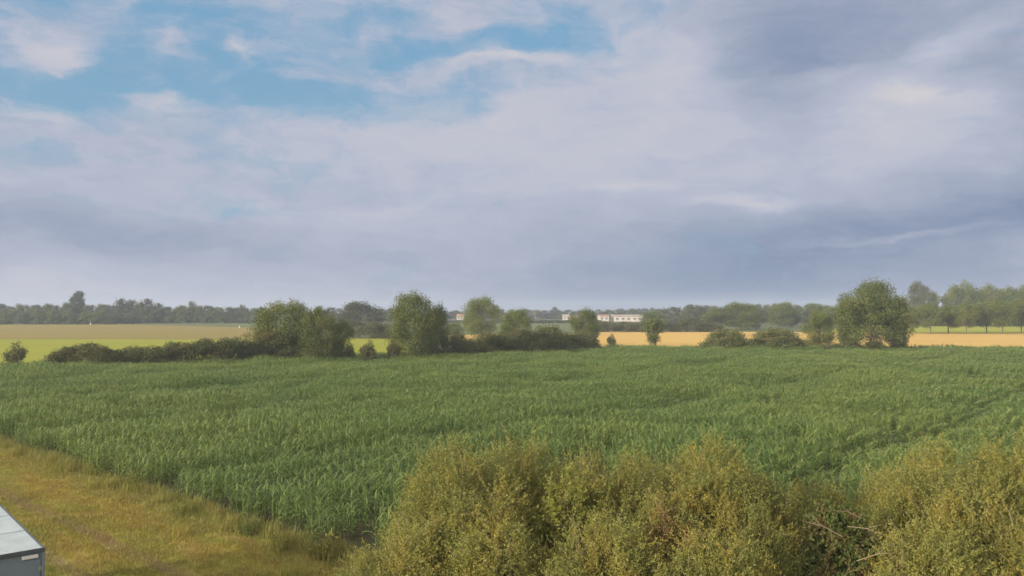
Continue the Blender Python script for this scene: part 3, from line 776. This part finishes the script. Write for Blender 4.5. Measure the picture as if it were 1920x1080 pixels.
# long hedge left: one thing made of foliage along a line
def hedge(name, pts, label, mat, n, size):
    """pts: (px, base row, top row) along the hedge"""
    Pp, tint = [], []
    X = np.array([p[0] for p in pts]); B = np.array([p[1] for p in pts]); T = np.array([p[2] for p in pts])
    nl = int((X[-1] - X[0]) / 1.3); cs = []
    for i in range(nl):
        x = rng.uniform(X[0], X[-1]); b = np.interp(x, X, B); t = np.interp(x, X, T) + rng.uniform(-1, 5)
        q = gp(x, b, CH); h = H + (581 - t) * mpp(q[1]); r0 = rng.uniform(.35, .85) * min(1, h / 2.4)
        dep = rng.uniform(0.2, 2.4)
        zz = rng.uniform(0.1, 1) ** .5 * (h - r0 * .55)
        cs.append((q[0], q[1] + dep, max(zz, .2), r0))
    cs = np.array(cs); w = cs[:, 3] ** 2; idx = rng.choice(nl, n, p=w / w.sum())
    d = rdir(n); P_ = cs[idx, :3] + d * (cs[idx, 3] * rng.uniform(0, 1, n) ** .4)[:, None] * np.array([1.6, 1.2, 1])
    P_[:, 2] = np.maximum(P_[:, 2], .03)
    # sprigs that stand up from the top
    nrm = unit(d * .6 + rdir(n)); D_ = unit(np.cross(nrm, rdir(n)) + np.array([0, 0, .4])); L_ = size * rng.uniform(.7, 1.4, n)
    V_, F_ = leaf_quads(P_, D_, nrm, L_, L_ * .7)
    root = empty(name, (float(cs[:, 0].mean()), float(cs[:, 1].mean()), 0))
    off = np.array([root.location.x, root.location.y, 0])
    fo = link(bpy.data.objects.new('foliage', raw_mesh('foliage', V_ - off, F_, mat, np.repeat(rng.random(nl)[idx], 4))), root)
    paths = []
    for c in cs[::2]: paths.append(([(c[0], c[1], 0), (c[0] + rng.normal(0, .1), c[1], c[2] * .5), (c[0] + rng.normal(0, .2), c[1], c[2])], [.05, .035, .012]))
    v, f = tubes(paths, 4); link(bpy.data.objects.new('stems', raw_mesh('stems', v - off, f, M['bark'])), root)
    tag(root, label, 'hedge'); return root
hedge('hedge', [(85, 678, 668), (110, 678, 651), (150, 678, 644), (185, 678, 648), (215, 677, 655), (300, 676, 647), (360, 675, 638), (430, 673, 634), (480, 671, 620), (560, 670, 620)],
      'long low dark hedge before the bright meadow on the left', M['hedge'], 110000, .14)

# ------------------------------------------------------------------ near willow bushes
def willow_meshes(seed, rx, ry, h, shoots, per, leafmat, stem_n=26, l0=0.05, l1=0.095, wd=0.34, up=.9, slen=(.35, .8), zlow=0.0):
    """a many-stemmed bush: shoots rise all over a lumpy dome, narrow leaves all along each shoot"""
    r = np.random.default_rng(seed)
    lob = r.uniform(-1, 1, (9, 2)) * .65; lh = r.uniform(.75, 1.0, 9); lr = r.uniform(.30, .55, 9)
    pts = []; cen = None; left = 0
    while len(pts) < shoots:
        if left == 0:
            cen = r.uniform(-1, 1, 2); left = int(r.integers(4, 12)); zq = r.random() ** .42
            if np.hypot(*cen) > 1: left = 0; continue
        left -= 1
        q = cen + r.normal(0, .055, 2); rad = np.hypot(*q)
        if rad > 1: continue
        dd = np.hypot(lob[:, 0] - q[0], lob[:, 1] - q[1]) / lr
        top = max(np.max(lh * np.sqrt(np.maximum(0, 1 - dd ** 2 * .55))), .5) * math.sqrt(max(0.02, 1 - rad ** 2.6))
        z = top * min(1.03, zq + r.normal(0, .045))
        if z < zlow: continue
        pts.append((q[0] * rx, q[1] * ry, z * h - .15, top * h, rad))
    pts = np.array(pts); n = len(pts)
    out_ = np.column_stack([pts[:, 0] / rx, pts[:, 1] / ry, np.zeros(n)])
    d = unit(out_ * .6 * (.4 + pts[:, 4:5]) + np.array([0, 0, up]) + r.normal(0, .30, (n, 3)))
    stray = r.random(n) < .07
    L = r.uniform(*slen, n) * np.where(stray, 1.5, 1.0); pts[stray, 2] += .22
    base = pts[:, :3] - d * (L * .5)[:, None]
    t = (np.arange(per)[None] + r.random((n, per))) / per
    bend = r.normal(0, .16, (n, 3)); bend[:, 2] = 0
    LP = base[:, None] + d[:, None] * (t * L[:, None])[..., None] + bend[:, None] * (t ** 2)[..., None]
    ld = d[:, None] * .6 + unit(r.normal(size=(n * per, 3))).reshape(n, per, 3) * .85
    LP = LP.reshape(-1, 3); ld = unit(ld.reshape(-1, 3)); LP[:, 2] = np.maximum(LP[:, 2], .03)
    k = n * per; ll = r.uniform(l0, l1, k)
    V_, F_ = leaf_quads(LP, ld, unit(r.normal(size=(k, 3))), ll, ll * r.uniform(wd * .8, wd * 1.3, k))
    fol = raw_mesh('foliage', V_, F_, leafmat, np.repeat(np.repeat(r.random(n), per), 4))
    paths = []
    for i in range(stem_n):
        j = int(r.integers(0, n)); e = pts[j, :3]; b = np.array([e[0] * .22, e[1] * .22, 0]) + r.normal(0, .12, 3) * [1, 1, 0]
        m1 = b + (e - b) * .5 + np.array([0, 0, .12 * h]); paths.append(([b, (b + m1) / 2 + r.normal(0, .03, 3), m1, e], [.035, .028, .02, .008]))
    pick = r.choice(n, min(n, 350), replace=False)
    for j in pick: paths.append(([base[j], base[j] + d[j] * L[j] * .6, base[j] + d[j] * L[j] * 1.0 + bend[j]], [.008, .006, .003]))
    v, f = tubes(paths, 3)
    return fol, raw_mesh('stems', v, f, M['palebark'], smooth=True)

WK = {}
def willow(key, x, y, s, sz, rz, label, name='willow_bush', cat='bush', group='willow bushes below the camera'):
    root = empty(name, (x, y, 0), rz, (s, s, sz * (1.09 if y > 24 else 1.0)))
    fo = link(bpy.data.objects.new('foliage', WK[key][0]), root); st = link(bpy.data.objects.new('stems', WK[key][1]), root)
    tag(root, label, cat, group); return root
WK = {
 'a': willow_meshes(41, 2.6, 2.2, 3.9, 3300, 26, M['willow']),
 'b': willow_meshes(42, 2.3, 2.3, 3.9, 3100, 26, M['willow']),
 'c': willow_meshes(43, 2.0, 1.8, 2.6, 2300, 24, M['willow']),
 'red': willow_meshes(44, 1.1, 1.0, 3.0, 1100, 24, M['willowred']),
 'elder': willow_meshes(45, 1.5, 1.4, 2.9, 1100, 26, M['elder'], wd=.5, l0=.07, l1=.13, up=.5, slen=(.3, .6)),
 'bright': willow_meshes(46, 1.1, 1.0, 3.3, 500, 26, M['bright'], wd=.5, l0=.06, l1=.10, up=.5, slen=(.3, .6)),
}
def above(px, d): return ((px - 960) / F * d, d)
B = [('a', 870, 25.3, 1.00, .98, .3, 'large olive willow bush at the left of the near thicket'),
     ('b', 985, 27.5, .95, .93, 1.2, 'willow bush rising behind the large left one, nearest the maize'),
     ('b', 1130, 25.4, .98, .92, 2.2, 'willow bush in the middle with bare twigs on its upper side'),
     ('a', 1330, 24.8, 1.0, 1.0, 4.0, 'tall willow bush right of the middle beside the reddish patch'),
     ('c', 770, 22.4, 1.0, .86, 2.4, 'low willow bush at the bottom edge left of the large bush'),
     ('c', 665, 21.3, .8, .50, .8, 'lowest leftmost willow bush next to the shaded grass'),
     ('c', 960, 21.8, 1.1, .95, 5.0, 'low dense willow bush at the bottom centre'),
     ('c', 1140, 21.2, 1.05, 1.02, 3.0, 'grey-green willow bush at the bottom right of centre'),
     ('c', 1330, 21.0, .95, 1.0, .2, 'low willow bush in front of the tall one beside the dark gap'),
     ('a', 1770, 24.5, 1.0, .98, 5.2, 'broad willow bush at the right of the near thicket'),
     ('b', 1900, 25.5, 1.0, 1.06, 3.4, 'tallest willow bush cut by the right edge of the picture'),
     ('c', 1500, 27.0, .85, .88, 1.0, 'low willow bush behind the dark gap near the bright maize'),
     ('c', 1650, 27.0, .95, 1.05, 2.0, 'yellow-green willow bush between the dark gap and the right bushes'),
     ('c', 1745, 20.8, 1.0, 1.0, 2.9, 'low willow bush at the bottom edge right of the elder'),
     ('b', 1235, 26.6, .9, .86, 2.9, 'willow bush closing the back between the middle and tall bushes'),
     ('c', 1440, 25.2, 1.0, 1.12, 5.5, 'shaded willow bush rising left behind the dark gap'),
     ('c', 880, 23.4, .95, 1.12, .9, 'willow bush in front of the large olive one'),
     ('c', 1225, 23.2, .9, 1.18, 1.4, 'grey willow bush just left of the reddish patch'),
     ('c', 1410, 22.8, .8, 1.08, 3.7, 'narrow willow bush at the left rim of the dark gap'),
     ('c', 1850, 22.6, 1.0, 1.22, 4.4, 'dense willow bush in front of the tallest one at the right'),
     ('c', 1930, 21.0, 1.1, 1.12, 1.9, 'low willow bush in the bottom right corner')]
for k, px, d, s, sz, rz, lab in B:  # s width, sz height
    x, y = above(px, d); willow(k, x, y, s, sz, rz, lab)
x, y = above(1262, 22.6); willow('red', x, y, 1.0, 1.02, 0, 'reddish-brown withering willow between the middle and the tall bush', 'withered_bush')
x, y = above(1560, 22.6); el = willow('elder', x, y, 1.0, .98, 0, 'green broad-leaved elder with rusty top and bare branches in the dark gap', 'elder_bush', group='other shrubs in the near thicket')
pb = []
for a0, b0 in [((-.2, -1.0, 2.0), (-1.3, -1.1, 2.45)), ((-.1, -1.1, 2.3), (.9, -1.2, 2.05)), ((.1, -1.2, 1.4), (1.15, -1.3, 1.65)), ((.3, -1.0, 2.5), (-.5, -1.2, 2.75)), ((1.1, -1.25, 1.1), (1.2, -1.3, 1.75))]:
    a0 = np.array(a0); b0 = np.array(b0); mid = (a0 + b0) / 2 + np.array([0, 0, .08]); pb.append(([a0, mid, b0], [.017, .013, .005]))
    pb.append(([mid, mid + (b0 - a0) * .35 + np.array([0, -.05, .22])], [.009, .004]))
v, f = tubes(pb, 5); link(bpy.data.objects.new('bare_branches', raw_mesh('bare_branches', v, f, M['palebark'], smooth=True)), el)
x, y = above(1055, 24.2); willow('bright', x, y, 1.0, 1.02, 0, 'bright yellow-green shrub between the left and middle willows', 'leafy_shrub', group='other shrubs in the near thicket')

# ------------------------------------------------------------------ trailer at the lower left
M['panel'] = simple_mat('blue_grey_panel', (0.155, 0.20, 0.245), (0.18, 0.225, 0.27), 1.5, 0.55, 0.05)
M['roofsheet'] = simple_mat('pale_roof_sheet', (0.36, 0.43, 0.445), (0.45, 0.51, 0.525), 2.5, 0.6, 0.15)
M['darktrim'] = simple_mat('dark_trim', (0.07, 0.085, 0.10), (0.09, 0.105, 0.12), 2.0, 0.6)
M['whiteplate'] = simple_mat('white_plate', (0.72, 0.70, 0.70), (0.78, 0.76, 0.76), 4.0, 0.5)
M['rubber'] = simple_mat('rubber', (0.03, 0.03, 0.03), (0.045, 0.045, 0.045), 4.0, 0.9)
M['steel'] = simple_mat('steel', (0.35, 0.36, 0.37), (0.42, 0.43, 0.44), 4.0, 0.45, metallic=0.6)
ZT = 2.7
c0 = np.array(gp(84, 1026, ZT)); cb = np.array(gp(0, 964, ZT))
sd = (cb - c0) / np.linalg.norm(cb - c0)                      # roof side edge going away
ang = math.atan2(sd[1], sd[0]) - math.pi / 2                  # local +y runs along the side
tr = empty('box_trailer', (float(c0[0]), float(c0[1]), 0), ang + R(-3))
tag(tr, 'blue-grey box trailer with pale metal roof at the lower left corner', 'trailer')
LW, LL = 2.4, 5.6
boxes('body', [(-LW + .03, -.03, .03, LL - .03, .62, ZT - .07)], M['panel'], tr, .015)
rf = boxes('roof', [(-LW + .04, -.04, .04, LL - .04, ZT - .066, ZT - .012)], M['roofsheet'], tr, .01)
rb = boxes('roof_seam', [(-LW + .05, -.05, y - .012, y + .012, ZT - .0115, ZT + .004) for y in np.arange(1.9, LL - .3, 1.9)], M['roofsheet'], rf)
boxes('edge_trim', [(-LW, 0, -.005, .036, ZT - .10, ZT - .004), (-LW, 0, LL - .036, LL + .005, ZT - .10, ZT - .004),
                    (-.036, .005, .038, LL - .038, ZT - .10, ZT - .004), (-LW - .005, -LW + .036, .038, LL - .038, ZT - .10, ZT - .004)], M['darktrim'], tr, .006)
boxes('corner_post', [(-.05, .008, -.01, .05, .6, ZT - .105)], M['panel'], tr, .012)
boxes('corner_post', [(-LW - .008, -LW + .05, -.01, .05, .6, ZT - .105)], M['panel'], tr, .012)
boxes('marker_plate', [(-.44, -.13, -.012, .022, ZT - .20, ZT - .125)], M['whiteplate'], tr, .004)
dr = boxes('rear_door', [(-LW / 2 + .012, -.075, .008, .0285, .72, ZT - .24)], M['panel'], tr, .006)
boxes('hinge', [(-.12, -.05, -.004, .0075, z, z + .09) for z in (.95, 1.6, 2.2)], M['steel'], dr)
dr = boxes('rear_door', [(-LW + .075, -LW / 2 - .012, .008, .0285, .72, ZT - .24)], M['panel'], tr, .006)
boxes('hinge', [(-LW + .05, -LW + .12, -.004, .0075, z, z + .09) for z in (.95, 1.6, 2.2)], M['steel'], dr)
boxes('lock_rod', [(-LW / 2 + .10, -LW / 2 + .13, -.018, .0075, .72, ZT - .26)], M['steel'], tr, .004)
boxes('side_rib', [(-.028, -.012, y - .02, y + .02, .66, ZT - .11) for y in np.arange(.7, LL - .2, .7)], M['panel'], tr)
boxes('chassis', [(-LW + .5, -LW + .62, .1, LL + 1.1, .48, .61), (-.62, -.5, .1, LL + 1.1, .48, .61)], M['darktrim'], tr)
for sx in (-LW + .18, -.18):
    for yy in (2.2, 3.2):
        a = np.linspace(0, 2 * math.pi, 25)[:-1]
        def disc(r1, r2, w):
            V_ = np.concatenate([np.column_stack([np.full(24, s_ * w + sx), np.cos(a) * r_ + yy, np.sin(a) * r_ + .40]) for s_, r_ in ((-1, r2), (-1, r1), (1, r1), (1, r2))])
            F_ = [(k * 24 + j, k * 24 + (j + 1) % 24, (k + 1) % 4 * 24 + (j + 1) % 24, (k + 1) % 4 * 24 + j) for k in range(4) for j in range(24)]
            return V_, F_
        V_, F_ = disc(.40, .25, .11); wl = link(bpy.data.objects.new('wheel', raw_mesh('wheel', V_, F_, M['rubber'], smooth=False)), tr)
        V_, F_ = disc(.249, .03, .07); link(bpy.data.objects.new('rim', raw_mesh('rim', V_, F_, M['steel'])), wl)

# ------------------------------------------------------------------ far buildings
M['whitewall'] = simple_mat('white_wall', (0.46, 0.44, 0.41), (0.54, 0.51, 0.47), .3, 0.8)
M['redroof'] = simple_mat('red_roof', (0.34, 0.19, 0.13), (0.42, 0.25, 0.18), .3, 0.85)
M['greyroof'] = simple_mat('grey_roof', (0.30, 0.27, 0.25), (0.36, 0.33, 0.30), .3, 0.85)
M['window'] = simple_mat('dark_window', (0.10, 0.11, 0.12), None, 1, 0.3)
def house(px, base, x_w, wall_px, roof_px, depth, roofmat, label, name='house', cat='house', wins=3, flat=False):
    qx, d = gp(px, base); k = mpp(d); w = x_w * k; hw_ = wall_px * k; hr = roof_px * k
    root = empty(name, (qx, d, 0)); tag(root, label, cat)
    boxes('wall', [(-w / 2, w / 2, 0, depth, 0, hw_)], M['whitewall'], root)
    if flat:
        boxes('roof', [(-w / 2 - .3, w / 2 + .3, -.3, depth + .3, hw_ + .003, hw_ + hr)], roofmat, root)
    else:
        x = w / 2 + .4; V_ = [(-x, -.5, hw_), (x, -.5, hw_), (x, depth + .5, hw_), (-x, depth + .5, hw_), (-x, depth / 2, hw_ + hr), (x, depth / 2, hw_ + hr)]
        link(bpy.data.objects.new('roof', raw_mesh('roof', V_, [(0, 1, 5, 4), (2, 3, 4, 5), (0, 3, 2, 1)], roofmat, tris=[(0, 4, 3), (1, 2, 5)])), root)
    for i in range(wins):
        xx = -w / 2 + w * (i + .5) / wins
        boxes('window', [(xx - w / wins * .22, xx + w / wins * .22, -.05, .12, hw_ * .40, hw_ * .75)], M['window'], root)
    return root
house(863, 600, 13, 7, 4, 8, M['redroof'], 'small white house left of the light green rounded tree', wins=2)
house(952, 599, 16, 6, 3, 9, M['greyroof'], 'low white house between the two light green trees', wins=3)
house(999, 597, 14, 7, 4, 9, M['redroof'], 'pale house with reddish roof right of the smaller light green tree', wins=3)
house(1026, 597, 11, 3.5, 2.5, 9, M['greyroof'], 'tiny white house at the centre of the horizon', wins=2)
house(1062, 600, 12, 6, 4.5, 8, M['greyroof'], 'white gabled house left of the dark tree at the stubble end', wins=2)
house(1077, 601, 12, 5, 4, 8, M['redroof'], 'pale house half hidden by the dark tree at the stubble end', wins=2)
house(1133, 603, 17, 10, 3, 14, M['redroof'], 'short white farm building left of the long white hall', wins=2)
house(1179, 603, 54, 9, 4, 16, M['greyroof'], 'long low white hall with a pale roof on the horizon', 'hall', 'hall', wins=5, flat=True)
# two pale pointed tents before the left tree line
def tent(px, base, wpx, hpx, label):
    qx, d = gp(px, base); k = mpp(d); w = wpx * k / 2; h = hpx * k
    root = empty('tent', (qx, d, 0)); tag(root, label, 'tent', 'pale tents on the left horizon')
    V_, F_ = [], []
    prof = [(1.0, 0), (1.0, .12), (.62, .3), (.28, .6), (.04, 1.0)]
    for r_, z in prof: V_ += [(-w * r_, -w * r_, z * h), (w * r_, -w * r_, z * h), (w * r_, w * r_, z * h), (-w * r_, w * r_, z * h)]
    for i in range(len(prof) - 1):
        for j in range(4): F_.append((i * 4 + j, i * 4 + (j + 1) % 4, i * 4 + 4 + (j + 1) % 4, i * 4 + 4 + j))
    link(bpy.data.objects.new('canvas', raw_mesh('canvas', V_, F_, M['whitewall'])), root)
    v, f = tubes([([(0, 0, 0), (0, 0, h * 1.08)], [.12, .08])], 6)
    link(bpy.data.objects.new('pole', raw_mesh('pole', v, f, M['steel'])), root)
tent(298, 603.5, 12, 9, 'left pale pointed tent before the raised clump of trees')
tent(320, 603.5, 11, 7, 'right smaller pale pointed tent before the left tree line')
def post(px, base, hpx, label):
    qx, d = gp(px, base); k = mpp(d)
    v, f = tubes([([(0, 0, -.02), (0, 0, hpx * k * .5), (0, 0, hpx * k)], [.35, .32, .2])], 8)
    o = bpy.data.objects.new('marker_post', raw_mesh('marker_post', v, f, M['whitewall'])); link(o); o.location = (qx, d, 0)
    tag(o, label, 'post')
post(170, 609, 4, 'tiny white post at the far edge of the brown field on the left')
post(449, 615, 4, 'tiny white post at the right end of the brown field')

# ------------------------------------------------------------------ the building the picture is taken from and an unseen block added for shade
M['brick'] = simple_mat('brick_wall', (0.28, 0.16, 0.11), (0.34, 0.21, 0.15), 1.0, 0.9, .2)
root = empty('farm_building', (0, 0, 0)); tag(root, 'brick building behind the viewpoint', 'building')
boxes('wall', [(-7, 30, -12, -1.2, 0, 9.0)], M['brick'], root)
boxes('roof', [(-7.3, 30.3, -12.3, -.9, 9.003, 9.3)], M['greyroof'], root)
for i in range(4):
    boxes('window', [(-3 + i * 9, -1.4 + i * 9, -1.25, -1.1, 6.4, 8.0)], M['window'], root)
# unseen gabled block added at the left to shade the bottom of the view
RH = 6.0
pk = np.array(gp(500, 1022)) - LDIR * RH / math.tan(SUN_EL)       # foot of the ridge end
root = empty('shade_block', (float(pk[0]), float(pk[1]), 0), math.atan2(LDIR[1], LDIR[0])); tag(root, 'unseen gabled brick block added left of the trailer to cast shade', 'shade_block')
boxes('wall', [(-3, 3, -9.5, 0, 0, 3.6)], M['brick'], root)
V_ = [(-3.3, -9.8, 3.5), (3.3, -9.8, 3.5), (3.3, .05, 3.5), (-3.3, .05, 3.5), (0, -9.8, RH), (0, .05, RH)]
link(bpy.data.objects.new('roof', raw_mesh('roof', V_, [(0, 4, 5, 3), (1, 2, 5, 4), (0, 3, 2, 1)], M['redroof'], tris=[(0, 1, 4), (2, 3, 5)])), root)
dr = boxes('door', [(2.95, 3.06, -6.2, -3.4, .02, 2.8)], M['darktrim'], root)

# ------------------------------------------------------------------ haze
m = bpy.data.materials.new('haze'); m.use_nodes = True; m.node_tree.nodes.clear()
g = G(m.node_tree); o_ = g.n('ShaderNodeOutputMaterial'); v_ = g.n('ShaderNodeVolumePrincipled')
v_.inputs['Color'].default_value = (0.66, 0.78, 0.95, 1); v_.inputs['Density'].default_value = 0.00040; v_.inputs['Anisotropy'].default_value = 0.0
m.node_tree.links.new(v_.outputs[0], o_.inputs['Volume'])
hz = boxes('haze', [(-2250, 2250, -260, 2250, -1.0, 30.0)], m); tag(hz, 'thin pale evening haze over the fields', 'haze', kind='stuff')
